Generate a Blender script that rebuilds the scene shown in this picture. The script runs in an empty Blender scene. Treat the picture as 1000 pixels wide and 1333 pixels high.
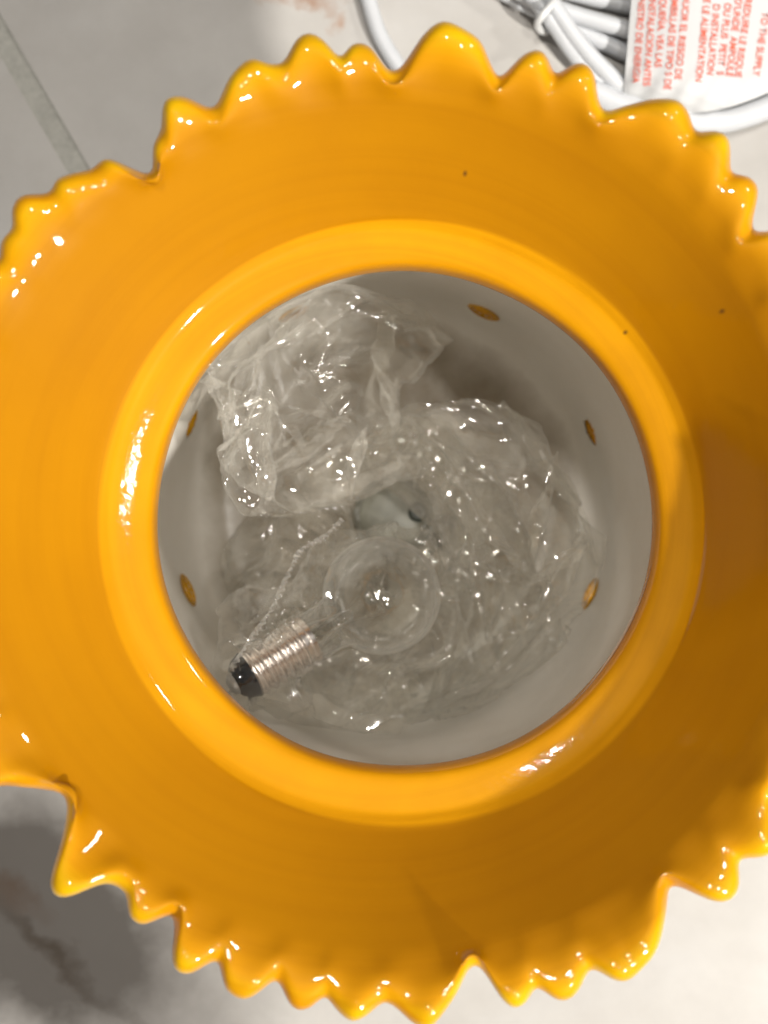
import bpy, bmesh, math, random
import numpy as np
from mathutils import Vector, Matrix

sc = bpy.context.scene
R = math.radians
# ------------------------------------------------------------------ camera
H, F = 0.315, 1527.0            # lens height above the floor (m), focal length in photo pixels
cam_d = bpy.data.cameras.new('camera')
cam = bpy.data.objects.new('camera', cam_d)
sc.collection.objects.link(cam)
cam.location = (0, 0, H)
cam.rotation_euler = (0, 0, 0)
cam_d.sensor_fit = 'VERTICAL'
cam_d.sensor_height = 24.0
cam_d.lens = F / 1333.0 * 24.0
cam_d.clip_start = 0.005
cam_d.clip_end = 20
cam_d.dof.use_dof = True
cam_d.dof.focus_distance = 0.222
cam_d.dof.aperture_fstop = 11.0
sc.camera = cam
sc.render.resolution_x, sc.render.resolution_y = 768, 1024

# ------------------------------------------------------------------ world and lamps
w = bpy.data.worlds.new('World'); sc.world = w; w.use_nodes = True
bg = w.node_tree.nodes['Background']
bg.inputs[0].default_value = (1.0, 0.95, 0.88, 1)
bg.inputs[1].default_value = 0.075
def lamp(name, az, tilt, dist, size, power, col=(1, 0.95, 0.88)):
    d = bpy.data.lights.new(name, 'AREA'); d.shape = 'DISK'; d.size = size
    d.energy = power; d.color = col
    o = bpy.data.objects.new(name, d); sc.collection.objects.link(o)
    v = Vector((math.sin(R(tilt)) * math.cos(R(az)), math.sin(R(tilt)) * math.sin(R(az)), math.cos(R(tilt))))
    o.location = Vector((0, 0, 0.1)) + v * dist
    o.rotation_euler = (-v).to_track_quat('-Z', 'Y').to_euler()
    return o
lamp('ceiling_lamp', -44, 47.3, 1.6, 0.08, 33)
lamp('ceiling_lamp', 34, 50, 1.7, 0.12, 6)
lamp('ceiling_lamp', -14, 13, 1.6, 0.08, 5.5)
lamp('ceiling_lamp', 120, 11, 1.6, 0.09, 10)

sc.view_settings.view_transform = 'Standard'
sc.view_settings.look = 'None'
sc.view_settings.gamma = 1
sc.view_settings.exposure = -0.02
sc.view_settings.use_curve_mapping = False
sc.render.engine = 'CYCLES'
sc.cycles.use_denoising = True
sc.cycles.use_adaptive_sampling = True
sc.cycles.adaptive_threshold = 0.03
sc.cycles.max_bounces = 8
sc.cycles.transparent_max_bounces = 40
sc.cycles.transmission_bounces = 6
sc.cycles.glossy_bounces = 3
sc.cycles.diffuse_bounces = 3
sc.cycles.caustics_reflective = True
sc.cycles.sample_clamp_indirect = 6

# ------------------------------------------------------------------ helpers
def P(px, py, z):
    """point at height z that stands where photo pixel (px, py) looks"""
    s = (H - z) / F
    return Vector(((px - 500) * s, (666.5 - py) * s, z))

def mesh_obj(name, verts, faces, mat, parent=None, smooth=True):
    me = bpy.data.meshes.new(name)
    me.from_pydata([tuple(v) for v in verts], [], [tuple(f) for f in faces])
    me.validate(); me.update()
    if smooth:
        me.polygons.foreach_set('use_smooth', [True] * len(me.polygons))
    o = bpy.data.objects.new(name, me)
    sc.collection.objects.link(o)
    if mat: me.materials.append(mat)
    if parent: o.parent = parent
    return o

def empty(name, loc=(0, 0, 0)):
    o = bpy.data.objects.new(name, None); sc.collection.objects.link(o)
    o.location = loc; o.empty_display_size = 0.01
    return o

def tag(o, label, cat, group=None):
    o['label'] = label; o['category'] = cat
    if group: o['group'] = group

def new_mat(name):
    m = bpy.data.materials.new(name); m.use_nodes = True
    nt = m.node_tree; b = nt.nodes['Principled BSDF']
    return m, nt, b

def node(nt, t, **kw):
    n = nt.nodes.new(t)
    for k, v in kw.items(): setattr(n, k, v)
    return n

def noise(nt, scale, detail=3, rough=0.5, vec=None, dist=0.0):
    n = node(nt, 'ShaderNodeTexNoise')
    n.inputs['Scale'].default_value = scale; n.inputs['Detail'].default_value = detail
    n.inputs['Roughness'].default_value = rough; n.inputs['Distortion'].default_value = dist
    if vec: nt.links.new(vec, n.inputs['Vector'])
    return n

def ramp(nt, fac, stops):
    n = node(nt, 'ShaderNodeValToRGB'); cr = n.color_ramp
    while len(cr.elements) < len(stops): cr.elements.new(0.5)
    for e, (p, c) in zip(cr.elements, stops):
        e.position = p; e.color = c if len(c) == 4 else (*c, 1)
    nt.links.new(fac, n.inputs[0])
    return n

def mix(nt, fac, a, b, mode='MIX'):
    n = node(nt, 'ShaderNodeMix', data_type='RGBA', blend_type=mode)
    for sock, v in ((n.inputs[0], fac), (n.inputs[6], a), (n.inputs[7], b)):
        if hasattr(v, 'links'): nt.links.new(v, sock)
        else: sock.default_value = v if not isinstance(v, tuple) else (*v[:3], 1)
    return n.outputs[2]

def coords(nt):
    return node(nt, 'ShaderNodeTexCoord').outputs['Object']

def bump(nt, height, strength, dist, prev=None):
    n = node(nt, 'ShaderNodeBump')
    n.inputs['Strength'].default_value = strength; n.inputs['Distance'].default_value = dist
    nt.links.new(height, n.inputs['Height'])
    if prev: nt.links.new(prev, n.inputs['Normal'])
    return n.outputs[0]

# ------------------------------------------------------------------ materials
def make_glaze():
    m, nt, b = new_mat('orange_glaze')
    co = coords(nt)
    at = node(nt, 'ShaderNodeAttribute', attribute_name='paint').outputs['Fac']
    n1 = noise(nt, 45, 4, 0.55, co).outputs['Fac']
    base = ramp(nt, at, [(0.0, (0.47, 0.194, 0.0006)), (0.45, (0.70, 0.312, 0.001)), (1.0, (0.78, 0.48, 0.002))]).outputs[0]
    c = mix(nt, ramp(nt, n1, [(0.35, (0, 0, 0)), (0.7, (0.35, 0.35, 0.35))]).outputs[0], base, (0.39, 0.148, 0.0006))
    # faint turned bands of glaze running round the bowl
    xy = node(nt, 'ShaderNodeVectorMath', operation='MULTIPLY'); xy.inputs[1].default_value = (1, 1, 0); nt.links.new(co, xy.inputs[0])
    ln = node(nt, 'ShaderNodeVectorMath', operation='LENGTH'); nt.links.new(xy.outputs[0], ln.inputs[0])
    cb = node(nt, 'ShaderNodeCombineXYZ'); nt.links.new(ln.outputs['Value'], cb.inputs[0])
    sc_ = node(nt, 'ShaderNodeVectorMath', operation='MULTIPLY_ADD'); sc_.inputs[1].default_value = (0.03, 0.03, 0.03)
    nt.links.new(co, sc_.inputs[0]); nt.links.new(cb.outputs[0], sc_.inputs[2])
    bn = noise(nt, 420, 3, 0.6, sc_.outputs[0]).outputs['Fac']
    c = mix(nt, ramp(nt, bn, [(0.42, (0, 0, 0)), (0.75, (0.30, 0.30, 0.30))]).outputs[0], c, (0.35, 0.127, 0.0006))
    pool = noise(nt, 16, 2, 0.5, co).outputs['Fac']
    c = mix(nt, ramp(nt, pool, [(0.45, (0, 0, 0)), (0.8, (0.35, 0.35, 0.35))]).outputs[0], c, (0.56, 0.25, 0.001))
    # a few dark specks burnt into the glaze
    v = node(nt, 'ShaderNodeTexVoronoi', voronoi_dimensions='2D'); v.inputs['Scale'].default_value = 75; v.inputs['Randomness'].default_value = 1
    nt.links.new(co, v.inputs['Vector'])
    d = ramp(nt, v.outputs['Distance'], [(0.0, (1, 1, 1)), (0.038, (0, 0, 0))]).outputs[0]
    sel = node(nt, 'ShaderNodeMath', operation='GREATER_THAN'); sel.inputs[1].default_value = 0.91
    sp = node(nt, 'ShaderNodeSeparateColor'); nt.links.new(v.outputs['Color'], sp.inputs[0]); nt.links.new(sp.outputs[0], sel.inputs[0])
    mu = node(nt, 'ShaderNodeMath', operation='MULTIPLY'); nt.links.new(d, mu.inputs[0]); nt.links.new(sel.outputs[0], mu.inputs[1])
    c = mix(nt, mu.outputs[0], c, (0.10, 0.04, 0.01))
    nt.links.new(c, b.inputs['Base Color'])
    b.inputs['Roughness'].default_value = 0.5
    b.inputs['Specular IOR Level'].default_value = 0.08
    b.inputs['Coat Weight'].default_value = 0.7
    b.inputs['Coat Roughness'].default_value = 0.035
    b.inputs['Subsurface Weight'].default_value = 0.0
    h1 = noise(nt, 260, 2, 0.5, co).outputs['Fac']
    h2 = noise(nt, 1100, 3, 0.6, co).outputs['Fac']
    nrm = bump(nt, h1, 0.045, 0.0006)
    nrm = bump(nt, h2, 0.08, 0.00012, nrm)
    nt.links.new(nrm, b.inputs['Normal']); nt.links.new(nrm, b.inputs['Coat Normal'])
    return m

def make_porcelain():
    m, nt, b = new_mat('white_porcelain')
    co = coords(nt)
    n1 = noise(nt, 60, 4, 0.6, co).outputs['Fac']
    pc = ramp(nt, n1, [(0.3, (0.83, 0.79, 0.72)), (0.7, (0.89, 0.86, 0.80))]).outputs[0]
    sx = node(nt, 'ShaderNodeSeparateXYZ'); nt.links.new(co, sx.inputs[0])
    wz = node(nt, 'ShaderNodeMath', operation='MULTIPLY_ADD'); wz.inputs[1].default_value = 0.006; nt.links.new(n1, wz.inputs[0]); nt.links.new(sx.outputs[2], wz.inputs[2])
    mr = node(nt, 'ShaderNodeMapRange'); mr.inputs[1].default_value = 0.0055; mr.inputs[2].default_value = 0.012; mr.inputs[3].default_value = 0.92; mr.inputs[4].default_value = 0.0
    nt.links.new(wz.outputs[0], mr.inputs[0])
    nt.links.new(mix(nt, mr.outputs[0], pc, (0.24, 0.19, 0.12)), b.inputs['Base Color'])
    b.inputs['Roughness'].default_value = 0.30
    nt.links.new(bump(nt, noise(nt, 90, 2, 0.5, co).outputs['Fac'], 0.20, 0.0015), b.inputs['Normal'])
    return m

def plain(name, col, rough=0.5, metal=0.0, var=0.12, scale=200, bmp=0.0, coat=0.0):
    m, nt, b = new_mat(name)
    co = coords(nt)
    n1 = noise(nt, scale, 3, 0.6, co).outputs['Fac']
    lo = tuple(c * (1 - var) for c in col); hi = tuple(min(1, c * (1 + var)) for c in col)
    nt.links.new(ramp(nt, n1, [(0.3, lo), (0.7, hi)]).outputs[0], b.inputs['Base Color'])
    b.inputs['Roughness'].default_value = rough; b.inputs['Metallic'].default_value = metal
    b.inputs['Coat Weight'].default_value = coat
    if bmp: nt.links.new(bump(nt, n1, bmp, 0.0003), b.inputs['Normal'])
    return m

def make_marble():
    m, nt, b = new_mat('pale_marble_tile')
    co = node(nt, 'ShaderNodeNewGeometry').outputs['Position']
    big = noise(nt, 9, 5, 0.55, co, 0.6).outputs['Fac']
    fine = noise(nt, 60, 5, 0.65, co).outputs['Fac']
    base = ramp(nt, big, [(0.30, (0.40, 0.385, 0.365)), (0.50, (0.475, 0.458, 0.435)), (0.72, (0.52, 0.512, 0.505))]).outputs[0]
    base = mix(nt, 0.22, base, ramp(nt, fine, [(0.3, (0.40, 0.38, 0.36)), (0.7, (0.62, 0.61, 0.59))]).outputs[0])
    # rust brown stain and dark smoky veins of the stone; the broad patch also carries painted shade
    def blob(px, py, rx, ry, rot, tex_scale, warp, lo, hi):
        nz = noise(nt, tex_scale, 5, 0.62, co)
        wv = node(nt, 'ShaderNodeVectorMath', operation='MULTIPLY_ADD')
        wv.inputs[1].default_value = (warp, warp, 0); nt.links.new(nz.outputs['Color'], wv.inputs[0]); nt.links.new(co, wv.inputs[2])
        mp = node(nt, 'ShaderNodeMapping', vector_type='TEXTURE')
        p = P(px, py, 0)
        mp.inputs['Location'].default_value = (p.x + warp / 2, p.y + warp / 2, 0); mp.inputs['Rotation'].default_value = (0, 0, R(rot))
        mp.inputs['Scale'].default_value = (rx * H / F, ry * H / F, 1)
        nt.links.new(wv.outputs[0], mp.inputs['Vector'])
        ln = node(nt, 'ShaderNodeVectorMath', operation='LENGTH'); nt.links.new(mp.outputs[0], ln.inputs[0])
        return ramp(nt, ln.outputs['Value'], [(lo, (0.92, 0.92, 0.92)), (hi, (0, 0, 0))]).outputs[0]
    c = mix(nt, blob(395, 0, 70, 26, -12, 70, 0.03, 0.1, 1.0), base, (0.36, 0.22, 0.15))
    c = mix(nt, blob(446, 32, 26, 14, 40, 70, 0.02, 0.0, 1.0), c, (0.40, 0.27, 0.20))
    c = mix(nt, blob(50, 1215, 360, 215, -35, 18, 0.045, 0.45, 1.0), c, (0.055, 0.048, 0.042))  # broad dark stone patch, deepened with the sunflower's floor shadow painted into the colour
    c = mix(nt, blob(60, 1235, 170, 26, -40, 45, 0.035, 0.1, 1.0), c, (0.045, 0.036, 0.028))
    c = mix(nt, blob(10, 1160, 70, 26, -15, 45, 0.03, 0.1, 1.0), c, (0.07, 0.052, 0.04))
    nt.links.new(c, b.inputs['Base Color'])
    b.inputs['Roughness'].default_value = 0.33
    b.inputs['Specular IOR Level'].default_value = 0.35
    nt.links.new(bump(nt, fine, 0.08, 0.0006), b.inputs['Normal'])
    return m

def make_film(name, haze, tint=(0.99, 0.988, 0.975), scale=1.0):
    """thin clear plastic film: a see-through sheet with a mirror-like skin and a little milkiness"""
    m = bpy.data.materials.new(name); m.use_nodes = True
    nt = m.node_tree; nt.nodes.clear()
    out = node(nt, 'ShaderNodeOutputMaterial')
    co = coords(nt)
    tr = node(nt, 'ShaderNodeBsdfTransparent'); tr.inputs[0].default_value = (*tint, 1)
    gl = node(nt, 'ShaderNodeBsdfGlossy'); gl.inputs['Roughness'].default_value = 0.06
    gl.inputs['Color'].default_value = (1, 1, 1, 1)
    df = node(nt, 'ShaderNodeBsdfDiffuse'); df.inputs[0].default_value = (0.90, 0.89, 0.86, 1)
    tl = node(nt, 'ShaderNodeBsdfTranslucent'); tl.inputs[0].default_value = (0.90, 0.89, 0.86, 1)
    fr = node(nt, 'ShaderNodeFresnel'); fr.inputs['IOR'].default_value = 1.5
    fm = node(nt, 'ShaderNodeMath', operation='MULTIPLY_ADD'); fm.inputs[1].default_value = 1.3; fm.inputs[2].default_value = 0.015
    nt.links.new(fr.outputs[0], fm.inputs[0])
    mn = node(nt, 'ShaderNodeMath', operation='MINIMUM'); mn.inputs[1].default_value = 0.30; nt.links.new(fm.outputs[0], mn.inputs[0]); fm = mn
    hz = node(nt, 'ShaderNodeMixShader'); hz.inputs[0].default_value = 0.5
    nt.links.new(df.outputs[0], hz.inputs[1]); nt.links.new(tl.outputs[0], hz.inputs[2])
    lw = node(nt, 'ShaderNodeLayerWeight'); lw.inputs['Blend'].default_value = 0.30
    hm = node(nt, 'ShaderNodeMath', operation='MULTIPLY_ADD'); hm.inputs[1].default_value = haze * 13.0; hm.inputs[2].default_value = haze
    hm.use_clamp = True
    nt.links.new(lw.outputs['Facing'], hm.inputs[0])
    s1 = node(nt, 'ShaderNodeMixShader'); nt.links.new(hm.outputs[0], s1.inputs[0])
    nt.links.new(tr.outputs[0], s1.inputs[1]); nt.links.new(hz.outputs[0], s1.inputs[2])
    s2 = node(nt, 'ShaderNodeMixShader'); nt.links.new(fm.outputs[0], s2.inputs[0])
    nt.links.new(s1.outputs[0], s2.inputs[1]); nt.links.new(gl.outputs[0], s2.inputs[2])
    nt.links.new(s2.outputs[0], out.inputs['Surface'])
    return m

def make_bulb_glass():
    m = bpy.data.materials.new('clear_bulb_glass'); m.use_nodes = True
    nt = m.node_tree; nt.nodes.clear()
    out = node(nt, 'ShaderNodeOutputMaterial')
    tr = node(nt, 'ShaderNodeBsdfTransparent'); tr.inputs[0].default_value = (0.98, 0.98, 0.97, 1)
    gl = node(nt, 'ShaderNodeBsdfGlossy'); gl.inputs['Roughness'].default_value = 0.03
    fr = node(nt, 'ShaderNodeFresnel'); fr.inputs['IOR'].default_value = 1.5
    co = coords(nt)
    nrm = bump(nt, noise(nt, 150, 2, 0.5, co).outputs['Fac'], 0.1, 0.0006)
    nt.links.new(nrm, gl.inputs['Normal'])
    fm = node(nt, 'ShaderNodeMath', operation='MULTIPLY'); fm.inputs[1].default_value = 1.3
    nt.links.new(fr.outputs[0], fm.inputs[0])
    mn = node(nt, 'ShaderNodeMath', operation='MINIMUM'); mn.inputs[1].default_value = 0.35; nt.links.new(fm.outputs[0], mn.inputs[0]); fm = mn
    s = node(nt, 'ShaderNodeMixShader'); nt.links.new(fm.outputs[0], s.inputs[0])
    nt.links.new(tr.outputs[0], s.inputs[1]); nt.links.new(gl.outputs[0], s.inputs[2])
    lw = node(nt, 'ShaderNodeLayerWeight'); lw.inputs['Blend'].default_value = 0.5
    df = node(nt, 'ShaderNodeBsdfTranslucent'); df.inputs[0].default_value = (0.95, 0.95, 0.93, 1)
    d2 = node(nt, 'ShaderNodeBsdfDiffuse'); d2.inputs[0].default_value = (0.95, 0.95, 0.93, 1)
    dm = node(nt, 'ShaderNodeMixShader'); nt.links.new(df.outputs[0], dm.inputs[1]); nt.links.new(d2.outputs[0], dm.inputs[2])
    pw = node(nt, 'ShaderNodeMath', operation='POWER'); pw.inputs[1].default_value = 2.6; nt.links.new(lw.outputs['Facing'], pw.inputs[0])
    pm = node(nt, 'ShaderNodeMath', operation='MULTIPLY'); pm.inputs[1].default_value = 1.0; nt.links.new(pw.outputs[0], pm.inputs[0])
    s3 = node(nt, 'ShaderNodeMixShader'); nt.links.new(pm.outputs[0], s3.inputs[0]); nt.links.new(s.outputs[0], s3.inputs[1]); nt.links.new(dm.outputs[0], s3.inputs[2])
    nt.links.new(s3.outputs[0], out.inputs['Surface'])
    return m

M_glaze = make_glaze()
M_porc = make_porcelain()
M_marble = make_marble()
M_grout = plain('grey_green_grout', (0.42, 0.415, 0.38), 0.9, bmp=0.5, scale=500)
M_cord = plain('white_cord_vinyl', (0.60, 0.62, 0.65), 0.36, var=0.04, scale=120)
M_tie = plain('clear_white_tie', (0.75, 0.76, 0.76), 0.3, var=0.05)
M_tag = plain('white_tag_vinyl', (0.62, 0.63, 0.64), 0.65, var=0.02, scale=60)
M_ink = plain('red_tag_ink', (0.80, 0.13, 0.07), 0.6, var=0.25, scale=900)
M_base = plain('nickel_screw_shell', (0.86, 0.80, 0.76), 0.24, 1.0, var=0.12, scale=300)
M_black = plain('black_glass_insulator', (0.008, 0.011, 0.016), 0.12, 0.0, var=0.2)
M_contact = plain('solder_contact', (0.55, 0.56, 0.57), 0.3, 1.0, var=0.2, scale=700)
M_wire = plain('filament_wire', (0.6, 0.58, 0.55), 0.35, 1.0)
M_socket = plain('pale_green_socket', (0.28, 0.28, 0.235), 0.4, var=0.06)
M_dark = plain('dark_socket_mouth', (0.05, 0.06, 0.05), 0.35, var=0.2)
M_bulbglass = make_bulb_glass()
M_filmA = make_film('crumpled_film', 0.027)
M_filmC = make_film('clear_film', 0.018)
M_filmB = make_film('crumpled_film_soft', 0.036, scale=0.7)

# ------------------------------------------------------------------ floor of marble tiles
floor = empty('floor', (0, 0, 0))
floor['kind'] = 'structure'
ga = P(0, 45, 0); gb = P(100, 217, 0)
gd = (gb - ga).normalized(); gn = Vector((gd.y, -gd.x, 0))
if gn.x < 0: gn = -gn
TS, GAP = 0.46, 0.0030
def tile_mesh():
    bm = bmesh.new()
    bmesh.ops.create_cube(bm, size=1)
    for v in bm.verts:
        v.co.x *= TS - GAP; v.co.y *= TS - GAP; v.co.z = v.co.z * 0.008 - 0.004
    top = [e for e in bm.edges if all(v.co.z > -0.001 for v in e.verts)]
    bmesh.ops.bevel(bm, geom=top, offset=0.0014, segments=2, affect='EDGES')
    me = bpy.data.meshes.new('tile'); bm.to_mesh(me); bm.free()
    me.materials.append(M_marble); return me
tm = tile_mesh()
ang = math.atan2(gd.y, gd.x)
org = ga + gd * (-ga).dot(gd)                    # foot of the joint under the lamp
for i in range(-2, 3):
    for j in range(-2, 2):
        o = bpy.data.objects.new('tile', tm); sc.collection.objects.link(o); o.parent = floor
        o.location = org + gn * (TS * (i + 0.5 + (0.5 if j % 2 == 0 else 0))) + gd * (TS * (j + 0.5))
        o.rotation_euler = (random.Random(i * 7 + j).uniform(-.001, .001), 0, ang)
gv = [org + gn * (TS * a) + gd * (TS * b) + Vector((0, 0, -0.0007)) for a, b in ((-1.9, -1.95), (2.9, -1.95), (2.9, 1.95), (-1.9, 1.95))]
mesh_obj('grout', gv, [(0, 1, 2, 3)], M_grout, floor, False)

# ------------------------------------------------------------------ the lamp: petal collar
lampo = empty('sunflower_lamp', (0.001, -0.001, 0))
tag(lampo, 'glossy orange yellow ceramic sunflower lamp with open round mouth and white body', 'lamp')
LO = Vector(lampo.location)

outline = [(574,36),(600,42),(626,54),(640,78),(653,97),(668,80),(694,65),(712,78),(725,101),(738,86),(756,81),(774,100),(780,122),(792,139),
 (815,130),(851,124),(880,133),(898,150),(908,172),(929,169),(946,187),(951,212),(951,227),(972,226),(987,246),(985,275),(987,300),
 (1012,298),(1035,318),(1036,350),(1030,372),(1052,385),(1072,412),(1066,450),(1056,475),(1078,492),(1092,525),(1085,560),(1068,585),
 (1096,605),(1110,640),(1100,680),(1082,702),(1104,725),(1112,765),(1098,800),(1078,820),(1092,850),(1088,890),(1068,912),(1050,925),
 (1060,960),(1048,1000),(1022,1015),(1006,1040),(1012,1080),(1004,1112),(985,1122),(965,1121),(958,1145),(945,1168),(925,1173),(900,1165),(880,1160),
 (870,1195),(852,1235),(822,1270),(797,1273),(771,1260),(760,1280),(740,1303),(718,1301),(700,1286),(686,1307),(665,1311),(647,1297),
 (632,1271),(616,1272),(595,1301),(562,1327),(540,1331),(520,1315),(501,1306),(482,1321),(455,1331),(432,1317),(424,1300),(400,1318),(380,1311),(359,1276),
 (342,1290),(318,1302),(298,1295),(288,1275),(284,1252),(262,1262),(236,1273),(224,1258),(226,1225),(224,1202),(208,1200),(185,1207),(167,1193),(164,1168),(148,1154),(132,1150),(92,1162),(70,1150),
 (74,1115),(78,1085),(80,1052),(72,1040),(45,1032),(0,1024),(-38,1026),(-56,1006),(-50,975),(-44,952),(-72,944),(-88,915),(-78,880),(-64,862),(-90,845),(-104,810),(-94,775),(-74,756),
 (-100,735),(-112,700),(-100,660),(-80,640),(-98,618),(-108,580),(-94,545),(-72,528),(-84,500),(-82,462),(-62,440),(-46,432),(-52,400),(-40,362),(-18,345),(-2,338),
 (-4,318),(6,300),(14,298),(15,276),(31,257),(50,253),(66,251),(72,236),(96,224),(118,217),(134,202),(158,208),(186,216),(193,214),(195,185),(211,165),(215,141),(240,125),(268,133),(278,131),
 (296,104),(325,77),(350,85),(370,82),(386,56),(405,47),(428,59),(443,82),(454,64),(469,53),(488,66),(503,88),(519,85),(534,66),(549,48)]
ZR = 0.138                                     # height of the petal rim
RC = P(505, 685, ZR)
pts = [(P(x, y, 0.1345) - P(505, 685, 0.1345)) for x, y in outline]
th = np.array([math.atan2(p.y, p.x) for p in pts]); rr = np.array([p.length for p in pts])
th = -th                                        # image order runs clockwise
th = np.unwrap(th)
for i in range(1, len(th)):                     # keep the angle growing at undercut bumps
    if th[i] <= th[i - 1] + 0.002: th[i] = th[i - 1] + 0.002
NT = 1080
tt = np.linspace(0, 2 * math.pi, NT, endpoint=False)
t_ext = np.concatenate([th - 2 * math.pi, th, th + 2 * math.pi]); r_ext = np.tile(rr, 3)
t_s = (tt - th[0]) % (2 * math.pi) + th[0]
r_rim = np.interp(t_s, t_ext, r_ext)
def gsm(a, s):
    k = np.arange(-int(4 * s) - 1, int(4 * s) + 2); g = np.exp(-0.5 * (k / s) ** 2); g /= g.sum()
    n = len(k) // 2
    return np.convolve(np.concatenate([a[-n:], a, a[:n]]), g, 'valid')
r_rim = gsm(r_rim, 1.5); r_rim = r_rim + 0.22 * (r_rim - gsm(r_rim, 12))
def round_tips(r, rho):
    dth = 2 * math.pi / NT; n = int(rho / 0.072 / dth)
    e = np.full(NT, 1.0)
    for k in range(-n, n + 1):
        e = np.minimum(e, np.roll(r, k) - math.sqrt(max(0, rho ** 2 - (0.074 * k * dth) ** 2)))
    d = np.zeros(NT)
    for k in range(-n, n + 1):
        d = np.maximum(d, np.roll(e, k) + math.sqrt(max(0, rho ** 2 - (0.074 * k * dth) ** 2)))
    return d
r_rim = gsm(round_tips(r_rim, 0.0025) + 0.0001, 1.3)
rs = np.random.RandomState(5)
lump = gsm(rs.randn(NT), 5); lump = lump / lump.std(); lump2 = gsm(rs.randn(NT), 3.5); lump2 = lump2 / lump2.std()
r_rim = r_rim + 0.00028 * lump
r_mid = gsm(r_rim, 40)
lobe = np.clip((r_rim - gsm(r_rim, 26)) / 0.0035, -1.3, 1.3)
ca, sa = np.cos(-tt), np.sin(-tt)

HC = P(527, 676, 0.115); SC = P(523, 681, 0.119)
def cen(p, f):                                  # blend of section centres
    return np.array([p[0] * (1 - f) + RC.x * f, p[1] * (1 - f) + RC.y * f])
rows = []                                       # each: (xy[NT,2], z[NT], paint)
def row(center, r, z, paint):
    r = np.broadcast_to(r, (NT,)); z = np.broadcast_to(z, (NT,)); paint = np.broadcast_to(paint, (NT,))
    rows.append(np.stack([center[0] + r * ca, center[1] + r * sa, z, paint], 1))
mm = 0.001
wob = 0.15 * mm * np.sin(3 * tt + 1) + 0.1 * mm * np.sin(7 * tt)
# underside of the lip, the rounded mouth, the sloping seat ring and its outer step
for r_, z_ in ((47.0, 107.5), (43.9, 108.0), (43.45, 108.6), (43.25, 109.8), (43.25, 112.0), (43.35, 113.0), (43.6, 113.75), (44.0, 114.25), (44.5, 114.55),
               (45.2, 114.8), (46.0, 115.03), (46.8, 115.25), (47.6, 115.46), (48.3, 115.66), (48.8, 115.80), (49.2, 115.93), (49.55, 116.08), (49.85, 116.28), (50.2, 116.58), (50.8, 117.08)):
    f = (r_ - 43.25) / 7.0
    c = np.array([HC.x, HC.y]) * (1 - max(0, min(1, f))) + np.array([SC.x, SC.y]) * max(0, min(1, f))
    row(c, r_ * mm + wob, z_ * mm, 0.45)
# the bowl of joined petals
R1, Z1 = 50.8 * mm, 117.08 * mm
ROLL = 3.3 * mm
NB = 34
for k in range(1, NB + 1):
    s = k / NB
    rin = (r_rim - ROLL)
    r_circ = R1 + (66 * mm - R1) * s
    bl = np.clip((s - 0.76) / 0.24, 0, 1) ** 1.5
    r_lin = R1 + (rin - R1) * s
    r_sm = R1 + (r_mid - ROLL - 1.2 * mm - R1) * s
    r_ = r_sm * (1 - bl) + r_lin * bl
    zz = Z1 + (ZR - Z1) * (s - 0.012 * (1 - np.exp(-s / 0.05)) + 0.012 * s)
    zz = zz + lobe * 1.6 * mm * np.clip((s - 0.86) / 0.14, 0, 1) ** 1.3 + 0.25 * mm * np.sin(13 * tt + 0.7) * s ** 3
    az = (-tt + math.pi) % (2 * math.pi) - math.pi
    hi = np.clip((az - R(-40)) / R(12), 0, 1) * np.clip((R(16) - az) / R(8), 0, 1); hi = hi * hi * (3 - 2 * hi)
    zz = zz + 1.0 * mm * hi * s ** 2.5  # right rim, out of view, raised slightly to throw shade into the bowl
    zz = zz + 0.0004 * lump2 * np.clip((s - 0.85) / 0.15, 0, 1) ** 1.5
    if s > 0.88:
        zz = zz - 1.0 * mm * ((s - 0.88) / 0.12) ** 2
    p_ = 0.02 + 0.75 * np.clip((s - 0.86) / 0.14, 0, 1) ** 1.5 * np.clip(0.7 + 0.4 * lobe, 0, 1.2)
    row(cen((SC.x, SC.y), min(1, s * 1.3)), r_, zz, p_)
zc = rows[-1][:, 2].copy()
rc = np.array([RC.x, RC.y])
for a in (20, 40, 60, 80, 100, 125, 150, 175):
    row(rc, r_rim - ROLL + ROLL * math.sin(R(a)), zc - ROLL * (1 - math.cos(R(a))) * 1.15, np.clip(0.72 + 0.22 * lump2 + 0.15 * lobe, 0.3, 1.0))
for s in (0.12, 0.3, 0.5, 0.7, 0.9, 1.0):
    r_ = (r_rim - ROLL) * (1 - s) + 50 * mm * s
    row(cen((SC.x, SC.y), 1 - s), r_, (zc - 2 * ROLL * 1.15) * (1 - s) + 111 * mm * s - 1.0 * mm * math.sin(s * 3.14), 1.0)
A = np.concatenate(rows)
A[:, 0] -= LO.x; A[:, 1] -= LO.y
nr = len(rows)
idx = np.arange(nr * NT).reshape(nr, NT)
f = np.stack([idx[:-1], np.roll(idx, -1, 1)[:-1], np.roll(idx, -1, 1)[1:], idx[1:]], -1).reshape(-1, 4)
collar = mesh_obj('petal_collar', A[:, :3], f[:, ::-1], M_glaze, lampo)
at = collar.data.attributes.new('paint', 'FLOAT', 'POINT'); at.data.foreach_set('value', A[:, 3].astype(np.float32))

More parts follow.
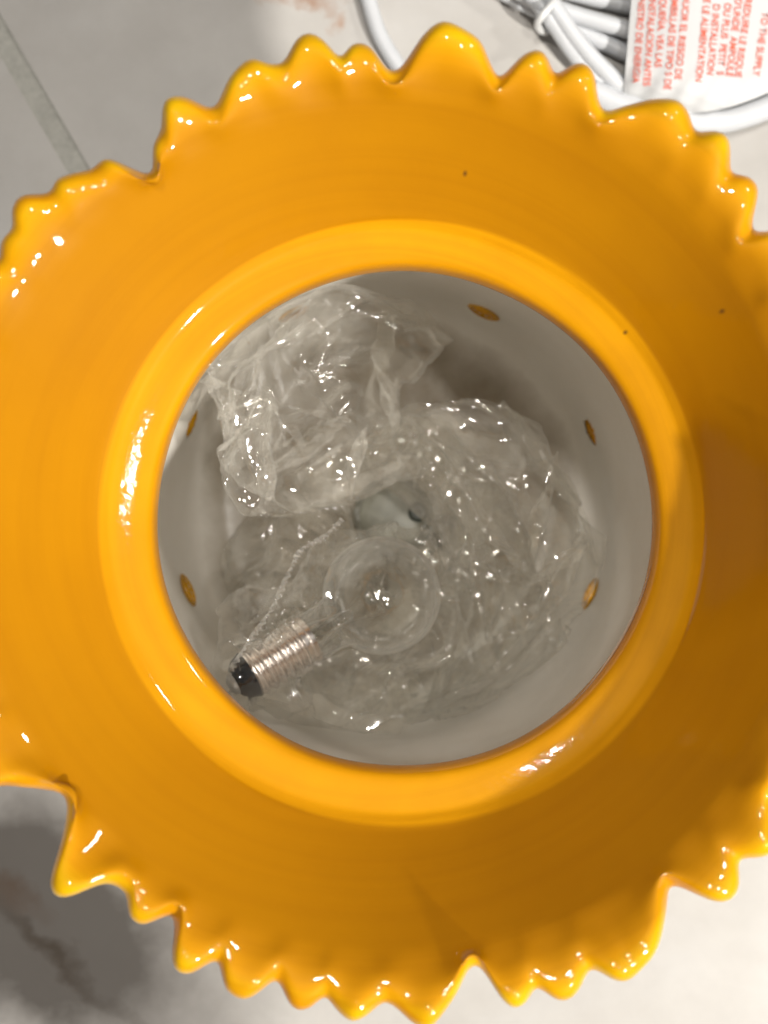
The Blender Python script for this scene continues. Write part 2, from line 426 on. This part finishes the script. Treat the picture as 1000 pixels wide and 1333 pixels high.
# white body with eight pierced slots
BC = np.array([P(508, 662, 0.035).x, P(508, 662, 0.035).y])
prof = [(46, 112), (50, 104), (53, 94), (54.4, 82), (54.8, 70), (54.8, 58), (54.6, 46), (54.4, 36), (54.2, 27), (53.6, 19), (51.6, 11), (47.0, 5.8), (40, 3.7), (20, 3.2), (0.5, 3.2)]
def fine(pr, n=4):
    out = []
    pr = [np.array(p, float) for p in pr]
    for i in range(len(pr) - 1):
        p0, p1, p2, p3 = pr[max(0, i - 1)], pr[i], pr[i + 1], pr[min(len(pr) - 1, i + 2)]
        for k in range(n):
            t = k / n
            out.append(0.5 * ((2 * p1) + (-p0 + p2) * t + (2 * p0 - 5 * p1 + 4 * p2 - p3) * t * t + (-p0 + 3 * p1 - 3 * p2 + p3) * t ** 3))
    out.append(pr[-1]); return out
pin = fine(prof, 9)
pout = [(r + 4.0, z) for r, z in prof[:11]] + [(54.0, 4.0), (50, 0.6), (44, 0.3)]
pout = fine(pout, 9)
NBd = 400
def slot_centers():
    return [(R(a), 23.0) for a in (-23, 21, 64.5, 116, 157, -158)]
def is_slot(a, z):
    for sa_, sz in slot_centers():
        da = (a - sa_ + math.pi) % (2 * math.pi) - math.pi
        e = abs(z - sz) / 3.6
        if e < 1 and abs(da) < R(3.7) * math.sqrt(1 - e * e): return True
    return False
V, Fc = [], []
grids = []
for pr in (pin, pout):
    g = []
    for (r_, z_) in pr:
        rowi = []
        for k in range(NBd):
            a = 2 * math.pi * k / NBd
            w_ = 1 + 0.010 * math.sin(5 * a + z_ * 0.12) * (1 if r_ > 30 else 0)
            rowi.append(len(V)); V.append((BC[0] - LO.x + r_ * w_ * mm * math.cos(a), BC[1] - LO.y + r_ * w_ * mm * math.sin(a), z_ * mm))
        g.append(rowi)
    grids.append(g)
slotF = []
for gi, (g, pr) in enumerate(zip(grids, (pin, pout))):
    for i in range(len(g) - 1):
        zc_ = (pr[i][1] + pr[i + 1][1]) / 2
        for k in range(NBd):
            k2 = (k + 1) % NBd
            if is_slot(2 * math.pi * (k + 0.5) / NBd, zc_) and pr[i][0] > 40: continue
            q = (g[i][k], g[i][k2], g[i + 1][k2], g[i + 1][k])
            Fc.append(q if gi else q[::-1])
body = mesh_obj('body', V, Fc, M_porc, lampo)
# glazed yellow reveals of the slots
M_reveal = plain('yellow_slot_glaze', (0.75, 0.38, 0.012), 0.2, var=0.15, scale=150)
def prof_r(pr, z):
    zs = np.array([p[1] for p in pr]); rs = np.array([p[0] for p in pr])
    o_ = np.argsort(zs); return float(np.interp(z, zs[o_], rs[o_]))
for sa_, sz in slot_centers():
    vs, fs = [], []
    n = 28
    for ring in range(4):
        for k in range(n):
            u = 2 * math.pi * k / n
            grow = (1.22, 1.0, 1.0, 1.22)[ring]
            a = sa_ + R(3.8) * grow * math.cos(u); z = sz + 3.7 * grow * math.sin(u)
            r_ = (prof_r(pin, z) - 0.35, prof_r(pin, z) - 0.15, prof_r(pout, z) + 0.15, prof_r(pout, z) + 0.35)[ring] if ring in (1, 2) else \
                 (prof_r(pin, z) + 0.25 if ring == 0 else prof_r(pout, z) - 0.25)
            vs.append((BC[0] - LO.x + r_ * mm * math.cos(a), BC[1] - LO.y + r_ * mm * math.sin(a), z * mm))
    for ring in range(3):
        for k in range(n):
            k2 = (k + 1) % n
            fs.append((ring * n + k, ring * n + k2, (ring + 1) * n + k2, (ring + 1) * n + k))
    mesh_obj('slot_edge', vs, fs, M_reveal, lampo)

def lathe(name, prof_, mat, parent, n=48, smooth=True):
    vs, fs = [], []
    for r_, z_ in prof_:
        for k in range(n):
            a = 2 * math.pi * k / n; vs.append((r_ * math.cos(a), r_ * math.sin(a), z_))
    for i in range(len(prof_) - 1):
        for k in range(n):
            k2 = (k + 1) % n
            fs.append((i * n + k, i * n + k2, (i + 1) * n + k2, (i + 1) * n + k))
    return mesh_obj(name, vs, fs, mat, parent, smooth)

# the lamp socket standing in the middle of the body
sp = P(512, 672, 0.02) - LO
so = lathe('socket', [(0.0105, 0.0), (0.0105, 0.004), (0.0088, 0.005), (0.0088, 0.0085), (0.0080, 0.0096), (0.0060, 0.0100), (0.0001, 0.0100)], M_socket, lampo)
so.location = (sp.x, sp.y, 0.0032)
for dx, dy in ((0.0064, 0.001),):
    sl = lathe('socket_mouth', [(0.0026, 0.0098), (0.0024, 0.0106), (0.0015, 0.0107), (0.0001, 0.0104)], M_dark, so, 16)
    sl.location = (dx, dy, 0)
# ------------------------------------------------------------------ bulb
bt = P(303, 891, 0.062); bgc = P(497, 775, 0.048)
ax = (bgc - bt); L = ax.length; ax.normalize()
bulb = empty('light_bulb', bt)
tag(bulb, 'clear round glass bulb with metal screw base, inside the plastic bag', 'bulb')
bulb.rotation_euler = ax.to_track_quat('Z', 'Y').to_euler()
RG = 0.0134
gp = []
nk = 0.0056
zn = L - math.sqrt(RG ** 2 - (nk * 1.12) ** 2)
for k in range(7): gp.append((nk * (1 + 0.0 * k), 0.020 + (zn - 0.0025 - 0.020) * k / 6))
a0 = math.acos(-math.sqrt(1 - (nk * 1.12 / RG) ** 2))
for k in range(40):
    a = a0 * (1 - k / 39.0); gp.append((max(0.00005, RG * math.sin(a)), L + RG * math.cos(a)))
lathe('glass_globe', gp, M_bulbglass, bulb, 64)
# threaded shell (a real helix)
vs, fs = [], []
nA, z0, z1, turns = 40, 0.0042, 0.0195, 6
nZ = 110
for i in range(nZ + 1):
    z = z0 + (z1 - z0) * i / nZ
    env = min(1, (z - z0) / 0.0015, max(0, (z1 - 0.0022 - z) / 0.001)); env = max(0, env)
    for k in range(nA):
        a = 2 * math.pi * k / nA
        ph = 2 * math.pi * ((z - z0) / (z1 - 0.002 - z0) * turns) - a
        r_ = 0.0054 + 0.00045 * env * math.sin(ph)
        if z > z1 - 0.0012: r_ += 0.0004
        vs.append((r_ * math.cos(a), r_ * math.sin(a), z))
for i in range(nZ):
    for k in range(nA):
        k2 = (k + 1) % nA; fs.append((i * nA + k, i * nA + k2, (i + 1) * nA + k2, (i + 1) * nA + k))
mesh_obj('screw_base', vs, fs, M_base, bulb)
lathe('insulator', [(0.0054, 0.0045), (0.0052, 0.0038), (0.0046, 0.0022), (0.0034, 0.0009), (0.0024, 0.0004)], M_black, bulb)
lathe('contact', [(0.0026, 0.0006), (0.0023, -0.0003), (0.0014, -0.0009), (0.0001, -0.0011)], M_contact, bulb, 24)
# filament on two posts and the glass stem
def tube(name, path, rad, mat, parent=None, n=10, caps=True):
    path = [Vector(p) for p in path]
    vs, fs = [], []
    up = Vector((0, 0, 1)); prev = None
    for i, p in enumerate(path):
        t = (path[min(i + 1, len(path) - 1)] - path[max(i - 1, 0)]).normalized()
        if prev is None:
            x = t.orthogonal().normalized()
        else:
            x = (prev - t * prev.dot(t)).normalized()
        prev = x; y = t.cross(x)
        rad_i = rad[i] if isinstance(rad, (list, tuple)) else rad
        for k in range(n):
            a = 2 * math.pi * k / n; vs.append(p + (x * math.cos(a) + y * math.sin(a)) * rad_i)
    m_ = len(path)
    for i in range(m_ - 1):
        for k in range(n):
            k2 = (k + 1) % n; fs.append((i * n + k, i * n + k2, (i + 1) * n + k2, (i + 1) * n + k))
    if caps:
        fs.append(tuple(range(n))[::-1]); fs.append(tuple((m_ - 1) * n + k for k in range(n)))
    return mesh_obj(name, vs, fs, mat, parent)
lathe('glass_stem', [(0.0032, 0.020), (0.0024, 0.024), (0.0016, 0.028), (0.0012, 0.031), (0.0001, 0.0315)], M_bulbglass, bulb, 20)
for s in (-1, 1):
    tube('support_wire', [(s * 0.0008, 0, 0.021), (s * 0.0012, 0, 0.030), (s * 0.004, 0, L - 0.001)], 0.00009, M_wire, bulb, 6)
tube('filament', [(-0.004 + 0.008 * k / 60, 0.0004 * math.cos(k * 1.4), L - 0.001 + 0.0004 * math.sin(k * 1.4)) for k in range(61)], 0.00007, M_wire, bulb, 4)

# ------------------------------------------------------------------ crumpled plastic bags (position based film solver)
def catmull(ptsv, n):
    ptsv = [Vector(p) for p in ptsv]; out = []
    for i in range(len(ptsv) - 1):
        p0, p1, p2, p3 = ptsv[max(0, i - 1)], ptsv[i], ptsv[i + 1], ptsv[min(len(ptsv) - 1, i + 2)]
        for k in range(n):
            t = k / n
            out.append(0.5 * ((2 * p1) + (p2 - p0) * t + (2 * p0 - 5 * p1 + 4 * p2 - p3) * t * t + (-p0 + 3 * p1 - 3 * p2 + p3) * t ** 3))
    out.append(ptsv[-1]); return out

pin_z = np.array([p[1] for p in pin])[::-1] * mm; pin_r = np.array([p[0] for p in pin])[::-1] * mm
so_ord = np.argsort(pin_z); pin_z = pin_z[so_ord]; pin_r = pin_r[so_ord]
bt_n, bg_n, ax_n = np.array(bt), np.array(bgc), np.array(ax)
sock_n = np.array([sp.x + LO.x, sp.y + LO.y])

from mathutils.geometry import delaunay_2d_cdt
def facets(U, V_, W_, L_, spacing, rng, ncomp):
    """piecewise flat random field on a sheet W_ x L_: the facets of crumpled film"""
    n = int(W_ * L_ / spacing ** 2) + 4
    p = rng.rand(n, 2) * 1.1 - 0.05
    e = np.linspace(-0.05, 1.05, max(3, int(W_ / spacing)))
    p = np.concatenate([p, [(-.06, -.06), (1.06, -.06), (1.06, 1.06), (-.06, 1.06)], [(a, -.058) for a in e[1:-1]], [(a, 1.058) for a in e[1:-1]], [(-.058, a) for a in e[1:-1]], [(1.058, a) for a in e[1:-1]]])
    q = p * np.array([W_, L_])
    res = delaunay_2d_cdt([Vector(v) for v in q * 100], [], [], 0, 1e-6)
    vv = np.array([tuple(v) for v in res[0]]) / 100
    val = rng.randn(len(vv), ncomp)
    X, Y = U * W_, V_ * L_
    out = np.zeros(U.shape + (ncomp,))
    nx, ny = U.shape
    for t in res[2]:
        a, b, c = vv[t[0]], vv[t[1]], vv[t[2]]
        lo = np.minimum.reduce([a, b, c]); hi = np.maximum.reduce([a, b, c])
        i0 = max(0, int(lo[0] / W_ * (nx - 1))); i1 = min(nx, int(hi[0] / W_ * (nx - 1)) + 2)
        j0 = max(0, int(lo[1] / L_ * (ny - 1))); j1 = min(ny, int(hi[1] / L_ * (ny - 1)) + 2)
        if i0 >= i1 or j0 >= j1: continue
        x, y = X[i0:i1, j0:j1], Y[i0:i1, j0:j1]
        det = (b[1] - c[1]) * (a[0] - c[0]) + (c[0] - b[0]) * (a[1] - c[1])
        if abs(det) < 1e-14: continue
        l1 = ((b[1] - c[1]) * (x - c[0]) + (c[0] - b[0]) * (y - c[1])) / det
        l2 = ((c[1] - a[1]) * (x - c[0]) + (a[0] - c[0]) * (y - c[1])) / det
        l3 = 1 - l1 - l2
        m_ = (l1 >= -1e-6) & (l2 >= -1e-6) & (l3 >= -1e-6)
        w_ = l1[..., None] * val[t[0]] + l2[..., None] * val[t[1]] + l3[..., None] * val[t[2]]
        sub = out[i0:i1, j0:j1]; sub[m_] = w_[m_]
    return out

def side(pl, t):
    p = np.array(pl, float)
    seg = np.concatenate([[0], np.cumsum(np.linalg.norm(np.diff(p[:, :2], axis=0), axis=1))]); seg /= seg[-1]
    return np.stack([np.interp(t, seg, p[:, k]) for k in range(3)], -1)

def bulb_top(XY):
    """height of the bulb's upper and lower surface under points XY"""
    top = np.full(XY.shape[:-1], -1.0); bot = np.full(XY.shape[:-1], 1.0)
    for k in range(60):
        t = L * 1.0 * k / 59; c = bt_n + ax_n * t
        rad = 0.0062 if t < L - 0.011 else None
        if k == 59: rad = RG + 0.0002
        if rad is None: continue
        d2 = ((XY - c[:2]) ** 2).sum(-1); hgt = np.sqrt(np.clip(rad ** 2 - d2, 0, None))
        m_ = d2 < rad ** 2
        top[m_] = np.maximum(top[m_], c[2] + hgt[m_]); bot[m_] = np.minimum(bot[m_], c[2] - hgt[m_])
    return top, bot

def film_bag(name, left, top, right, bottom, size, seed, mat, lift=0.016, big=0.0030, mid=0.0021, small=0.00065, lateral=1.5, h=0.00048,
             zmin=0.0045, ztop=0.075, wrap=False, over=0.0):
    """left: c0..c1, top: c1..c2, right: c3..c2, bottom: c0..c3, given as (px, py, z) points"""
    rng = np.random.RandomState(seed)
    W_, L_ = size
    nx, ny = int(W_ / h) + 1, int(L_ / h) + 1
    u = np.linspace(0, 1, nx); v = np.linspace(0, 1, ny)
    U, V_ = np.meshgrid(u, v, indexing='ij')
    def real(a):
        s_ = (H - a[..., 2:3]) / F
        return np.concatenate([(a[..., 0:1] - 500) * s_, (666.5 - a[..., 1:2]) * s_, a[..., 2:3]], -1)
    le, ri, to, bo = (real(side(p_, t_)) for p_, t_ in ((left, v), (right, v), (top, u), (bottom, u)))
    c0, c1, c3, c2 = le[0], le[-1], ri[0], ri[-1]
    Ue, Ve = U[..., None], V_[..., None]
    base = (1 - Ue) * le[None] + Ue * ri[None] + (1 - Ve) * bo[:, None] + Ve * to[:, None] \
        - ((1 - Ue) * (1 - Ve) * c0 + Ue * (1 - Ve) * c3 + Ue * Ve * c2 + (1 - Ue) * Ve * c1)
    edge = np.minimum.reduce([U * W_, (1 - U) * W_, V_ * L_, (1 - V_) * L_])
    em = np.clip(edge / 0.006, 0, 1)[..., None] ** 0.7
    dome = np.clip(edge / (0.5 * min(W_, L_)), 0, 1) ** 0.55
    layers = []
    rim = facets(U, V_, W_, L_, 0.008, rng, 3) * 0.0012 + facets(U, V_, W_, L_, 0.0035, rng, 3) * 0.0004
    for sgn in (1, -1):
        X = base + rim
        low = facets(U, V_, W_, L_, 0.021, rng, 3) * big * 1.25
        md = facets(U, V_, W_, L_, 0.0105, rng, 3) * mid * 0.7
        # small wrinkles gather in patches, between them the film is smooth
        patch = np.clip(facets(U, V_, W_, L_, 0.012, rng, 1) * 1.2 - 0.75, 0, 1.4)
        sm = facets(U, V_, W_, L_, 0.0026, rng, 3) * small * patch
        for _ in range(30):                         # long straight folds
            a_ = rng.rand() * math.pi; px_, py_ = rng.rand() * W_, rng.rand() * L_
            dx_, dy_ = U * W_ - px_, V_ * L_ - py_
            dn = dx_ * math.cos(a_) + dy_ * math.sin(a_); dt = -dx_ * math.sin(a_) + dy_ * math.cos(a_)
            dn = dn + 0.0008 * np.sin(dt * 260 + a_ * 9)
            wd = 0.0010 + 0.0020 * rng.rand(); ln_ = 0.005 + 0.016 * rng.rand() ** 1.5
            md[..., 2] += (0.20 + 0.35 * rng.rand()) * wd * 0.5 * (1 + np.cos(math.pi * np.clip(dn / wd, -1, 1))) * np.clip(1.5 - np.abs(dt) / ln_, 0, 1) * (1 if rng.rand() < 0.7 else -1)
        sc_ = np.array([lateral, lateral, 1.0])
        if wrap:
            tp, bt2 = bulb_top(X[..., :2])
            z = X[..., 2] + sgn * lift * dome
            ob = (tp + 0.0006) if sgn > 0 else (bt2 - 0.0006)
            inside = (tp > 0)
            z0 = z.copy()
            for _ in range(160):                    # film stretched over the bulb
                zs = z.copy(); zs[1:-1, 1:-1] = 0.25 * (z[:-2, 1:-1] + z[2:, 1:-1] + z[1:-1, :-2] + z[1:-1, 2:])
                z = 0.97 * zs + 0.03 * z0
                z[0], z[-1], z[:, 0], z[:, -1] = z0[0], z0[-1], z0[:, 0], z0[:, -1]
                z = np.where(inside, np.maximum(z, ob) if sgn > 0 else np.minimum(z, ob), z)
            X[..., 2] = z
            soft = np.where(inside, 0.12, 1.0)[..., None]
            d_ = (low + md) * sc_ * em * soft + sm * np.where(inside, 0.45, 1.0)[..., None]
            X = X + d_
            if sgn > 0: X[..., 2] = np.where(inside, np.maximum(X[..., 2], tp + 0.0003), X[..., 2])
            else: X[..., 2] = np.where(inside, np.minimum(X[..., 2], bt2 - 0.0003), X[..., 2])
        else:
            X[..., 2] += sgn * lift * dome
            X = X + (low + md) * sc_ * em + sm * em
        rxy = X[..., :2] - BC; rl = np.sqrt((rxy ** 2).sum(-1)) + 1e-9
        lim = np.interp(X[..., 2], pin_z, pin_r) - 0.0012
        X[..., :2] -= (np.clip(rl - lim, 0, None) / rl)[..., None] * rxy
        X[..., 2] = np.where(X[..., 2] < zmin, zmin + 0.0012 * np.abs(sm[..., 2] / max(small, 1e-6)) * 0.3, X[..., 2])
        X[..., 2] = np.minimum(X[..., 2], ztop)
        layers.append(X)
    bm_ = np.zeros((nx, ny), bool); bm_[0] = bm_[-1] = True; bm_[:, 0] = bm_[:, -1] = True
    idx = np.arange(nx * ny).reshape(nx, ny)
    vs = np.concatenate([layers[0].reshape(-1, 3), layers[1].reshape(-1, 3)])
    q = np.stack([idx[:-1, :-1], idx[1:, :-1], idx[1:, 1:], idx[:-1, 1:]], -1).reshape(-1, 4)
    idx2 = idx.copy() + nx * ny
    idx2[bm_] = idx[bm_]
    q2 = np.stack([idx2[:-1, 1:], idx2[1:, 1:], idx2[1:, :-1], idx2[:-1, :-1]], -1).reshape(-1, 4)
    root = mesh_obj(name, vs, np.concatenate([q, q2]), mat)
    bm = bmesh.new(); bm.from_mesh(root.data)
    loose = [v_ for v_ in bm.verts if not v_.link_faces]
    bmesh.ops.delete(bm, geom=loose, context='VERTS')
    bm.to_mesh(root.data); bm.free()
    root.data.polygons.foreach_set('use_smooth', [True] * len(root.data.polygons))
    return root

z_ = .046
bagA = film_bag('plastic_bag', [(300, 605, .050), (287, 540, .048), (288, 480, .046), (302, 440, .044)], [(302, 440, .044), (370, 402, .040), (470, 388, .040), (560, 402, .038), (600, 432, .036)],
                [(540, 612, .050), (522, 560, .048), (530, 500, .044), (600, 432, .036)], [(300, 605, .050), (325, 645, .052), (380, 668, .054), (445, 650, .052), (540, 612, .050)],
                (0.060, 0.050), 3, M_filmA, lift=0.012)
tag(bagA, 'empty crumpled clear plastic bag lying above the bulb, against the far wall', 'plastic bag')
bagB = film_bag('plastic_bag', [(520, 955, .018), (585, 880, .024), (605, 770, .030), (560, 690, .034), (452, 600, .036)], [(452, 600, .036), (510, 535, .036), (610, 518, .034), (695, 548, .034)],
                [(640, 930, .020), (718, 834, .034), (752, 740, .036), (746, 630, .036), (695, 548, .034)], [(520, 955, .018), (580, 968, .018), (640, 930, .020)],
                (0.050, 0.086), 8, M_filmA, lift=0.012, big=0.0036, small=0.0008)
tag(bagB, 'large crumpled clear plastic bag over the socket, filling the right side', 'plastic bag')
bagC = film_bag('plastic_bag', [(300, 930, .046), (288, 865, .052), (281, 788, .052)], [(281, 788, .052), (302, 770, .054), (385, 742, .056), (440, 678, .052), (565, 690, .044)],
                [(505, 930, .034), (566, 862, .040), (596, 780, .042), (565, 690, .044)], [(300, 930, .046), (350, 952, .044), (430, 962, .038), (505, 930, .034)],
                (0.060, 0.054), 21, M_filmC, lift=0.010, big=0.0022, wrap=True)
tag(bagC, 'clear plastic bag wrapped around the round glass bulb, with serrated sealed edge', 'plastic bag')
bagD = film_bag('plastic_bag', [(325, 905, .010), (310, 810, .010), (288, 735, .012)], [(288, 735, .012), (340, 640, .012), (440, 580, .012), (560, 530, .012)],
                [(640, 945, .010), (712, 860, .012), (700, 700, .012), (560, 530, .012)], [(325, 905, .010), (420, 965, .010), (540, 980, .010), (640, 945, .010)],
                (0.080, 0.074), 33, M_filmB, lift=0.007, small=0.0007)
tag(bagD, 'milky clear plastic bag lying lowest on the white floor, under the other bags', 'plastic bag')

# serrated heat-sealed strip of the bulb bag
path = catmull([P(298, 876, .066), P(322, 838, .068), P(352, 795, .067), P(378, 742, .066), P(392, 716, .065), P(420, 700, .064), P(446, 676, .062)], 24)
vs, fs = [], []
for i, p in enumerate(path):
    t = (path[min(i + 1, len(path) - 1)] - path[max(i - 1, 0)]).normalized()
    nrm = Vector((t.y, -t.x, 0.25)).normalized()
    wv = 0.00045 + 0.00018 * math.sin(i * 0.23)
    saw = 0.00022 * (1 if i % 4 < 2 else -1)
    vs += [p - nrm * wv, p + nrm * wv * 0.2 + Vector((0, 0, 0.0003 * math.sin(i * 0.9))), p + nrm * (wv + saw)]
for i in range(len(path) - 1):
    for k in range(2): fs.append((3 * i + k, 3 * i + k + 1, 3 * i + k + 4, 3 * i + k + 3))
seal = mesh_obj('sealed_edge', vs, fs, make_film('sealed_film', 0.22), bagC)

# ------------------------------------------------------------------ cord, tie, tag
def flat_cord(name, px, parent=None, wid=0.0023, mat=M_cord):
    return tube(name, catmull([P(*p) for p in px], 12), wid, mat, parent, 12)
cord = empty('power_cord', P(760, 30, 0))
tag(cord, 'white power cord folded into a bundle behind the lamp, beside the tag', 'cord')
cl = Vector(cord.location)
def strand(px, wid=0.0022):
    o = flat_cord('cord_strand', px, None, wid)
    o.parent = cord; o.data.transform(Matrix.Translation(-cl)); return o
strand([(462, -60, .0025), (478, -5, .0025), (494, 45, .0025), (522, 92, .0025), (560, 150, .0025), (640, 200, .0025), (720, 180, .0025), (760, 130, .0025)])
strand([(610, -60, .006), (680, -8, .006), (740, 16, .006), (800, 34, .006), (870, 55, .0055), (950, 70, .005), (1040, 60, .005)])
strand([(590, -50, .0024), (670, -2, .0024), (730, 28, .0026), (800, 62, .0026), (870, 92, .0026), (960, 110, .0026), (1060, 100, .0026)])
strand([(640, -60, .0024), (700, -22, .0024), (760, -6, .0024), (830, 10, .0024), (900, 20, .0024), (1000, 28, .0024), (1080, 24, .0024)])
strand([(690, -8, .0085), (715, 22, .0085), (742, 62, .007), (772, 98, .0045), (806, 122, .0026), (860, 138, .0024), (930, 136, .0024), (1040, 110, .0024)])
strand([(700, -30, .010), (728, 18, .0098), (756, 58, .0085), (788, 92, .0068), (815, 112, .005), (870, 120, .0045), (950, 118, .0045), (1060, 92, .0045)])
strand([(770, 118, .0034), (815, 138, .0036), (868, 154, .0038), (925, 158, .0038), (985, 144, .0038), (1045, 112, .0038), (1110, 60, .0036)], 0.0034)
tie = tube('twist_tie', catmull([P(716, -16, .0035), P(722, -4, .0090), P(716, 8, .0128), P(706, 20, .0128), P(700, 30, .0100), P(703, 38, .0060), P(711, 42, .0030)], 10), 0.0010, M_tie, None, 8)
tag(tie, 'small white tie looped around the folded power cord', 'tie')

# warning tag, a vinyl sheet whose near edge bends down
tg = empty('warning_tag', P(900, 60, .010))
tag(tg, 'white warning tag with red printed text lying on the cord bundle', 'tag')
tl = Vector(tg.location)
def tag_pt(px, py, off=0.0):
    # sheet height: flat, then rolling down at its near edge
    e = py - (128 + 0.12 * (px - 820) - 0.0009 * (px - 905) ** 2)
    z = 0.0125 + 0.0008 * math.sin(px * 0.03) - 0.0000011 * (px - 900) ** 2 * 0.2
    if e > -45: z -= 0.0062 * min(1.3, (e + 45) / 55.0) ** 2.2
    w_ = max(0.0, min(1.0, (e + 60) / 50.0))
    z += w_ * 0.0004 * (math.sin(px * 0.17 + py * 0.11) + abs(math.sin(px * 0.083 - py * 0.19)) - 0.5)
    return P(px, py, z + off) - tl
vs, fs = [], []
NXg, NYg = 40, 60
for lay in (0, 1):
    for i in range(NXg + 1):
        for j in range(NYg + 1):
            u = i / NXg; v_ = j / NYg
            top_y = -110
            xl = 825 - 8 * 0; x_ = 822 + u * 230
            bot = 131 + 26 * math.sin(math.pi * min(1, u * 1.08)) - 24 * u
            y_ = top_y + (bot - top_y) * v_
            x_ += -0.085 * (y_ - 0) * 1.0
            vs.append(tag_pt(x_, y_, 0.0 if lay == 0 else -0.0004))
n1 = (NXg + 1) * (NYg + 1)
for i in range(NXg):
    for j in range(NYg):
        a = i * (NYg + 1) + j
        fs.append((a, a + NYg + 1, a + NYg + 2, a + 1)[::-1]); fs.append((n1 + a, n1 + a + NYg + 1, n1 + a + NYg + 2, n1 + a + 1))
mesh_obj('sheet', vs, fs, M_tag, tg)

lines = [('SUMINISTRO DE ENERGIA', (836, 0), (828, 108)), ('DE INSTALACION ANTES', (850, 0), (842, 112)), ('PEQUE\u00d1A. VEA LAS', (864, 0), (857, 88)),
         ('BOMBILLAS DE TIPO S DE', (879, 0), (869, 117)), ('REDUCIR EL RIESGO DE', (894, 0), (883, 104)),
         ('DE LE ALIMENTATION', (921, 0), (910, 107)), ('D INSTALLATION', (934, 0), (925, 98)), ('OU PLUS  PETIT  S', (949, 0), (938, 98)),
         ("D'UNDE  AMPOULE", (962, 0), (950, 100)), ('REDUIRE LE RISQUE', (975, 0), (961, 101)), ('TO THE SUPPLY', (1000, 0), (985, 99))]
def text_line(s, a, b):
    cu = bpy.data.curves.new('text', 'FONT'); cu.body = s; cu.size = 1.0; cu.align_x = 'RIGHT'; cu.offset = 0.008
    to = bpy.data.objects.new('text', cu); sc.collection.objects.link(to)
    dg = bpy.context.evaluated_depsgraph_get()
    me = bpy.data.meshes.new_from_object(to.evaluated_get(dg))
    bpy.data.objects.remove(to)
    # letter box -> the tag's sheet: x runs from b back towards a, y is the cap height (to the right in the photo)
    d = np.array(b, float) - np.array(a, float); d /= np.linalg.norm(d)
    nrm = np.array([-d[1], d[0]]) * -1.0       # up of the letters
    cap = 9.0; sx = cap / 0.70 * 0.92
    bm = bmesh.new(); bm.from_mesh(me)
    bmesh.ops.triangulate(bm, faces=bm.faces)
    for v in bm.verts:
        q = np.array(b, float) + d * (v.co.x * sx) + nrm * (v.co.y / 0.70 * cap - cap / 2)
        v.co = tag_pt(q[0], q[1], 0.00035)
    bm.to_mesh(me); bm.free(); me.materials.clear(); me.materials.append(M_ink)
    o = bpy.data.objects.new('printed_line', me); sc.collection.objects.link(o); o.parent = tg
for l in lines: text_line(*l)

bpy.context.view_layer.update()
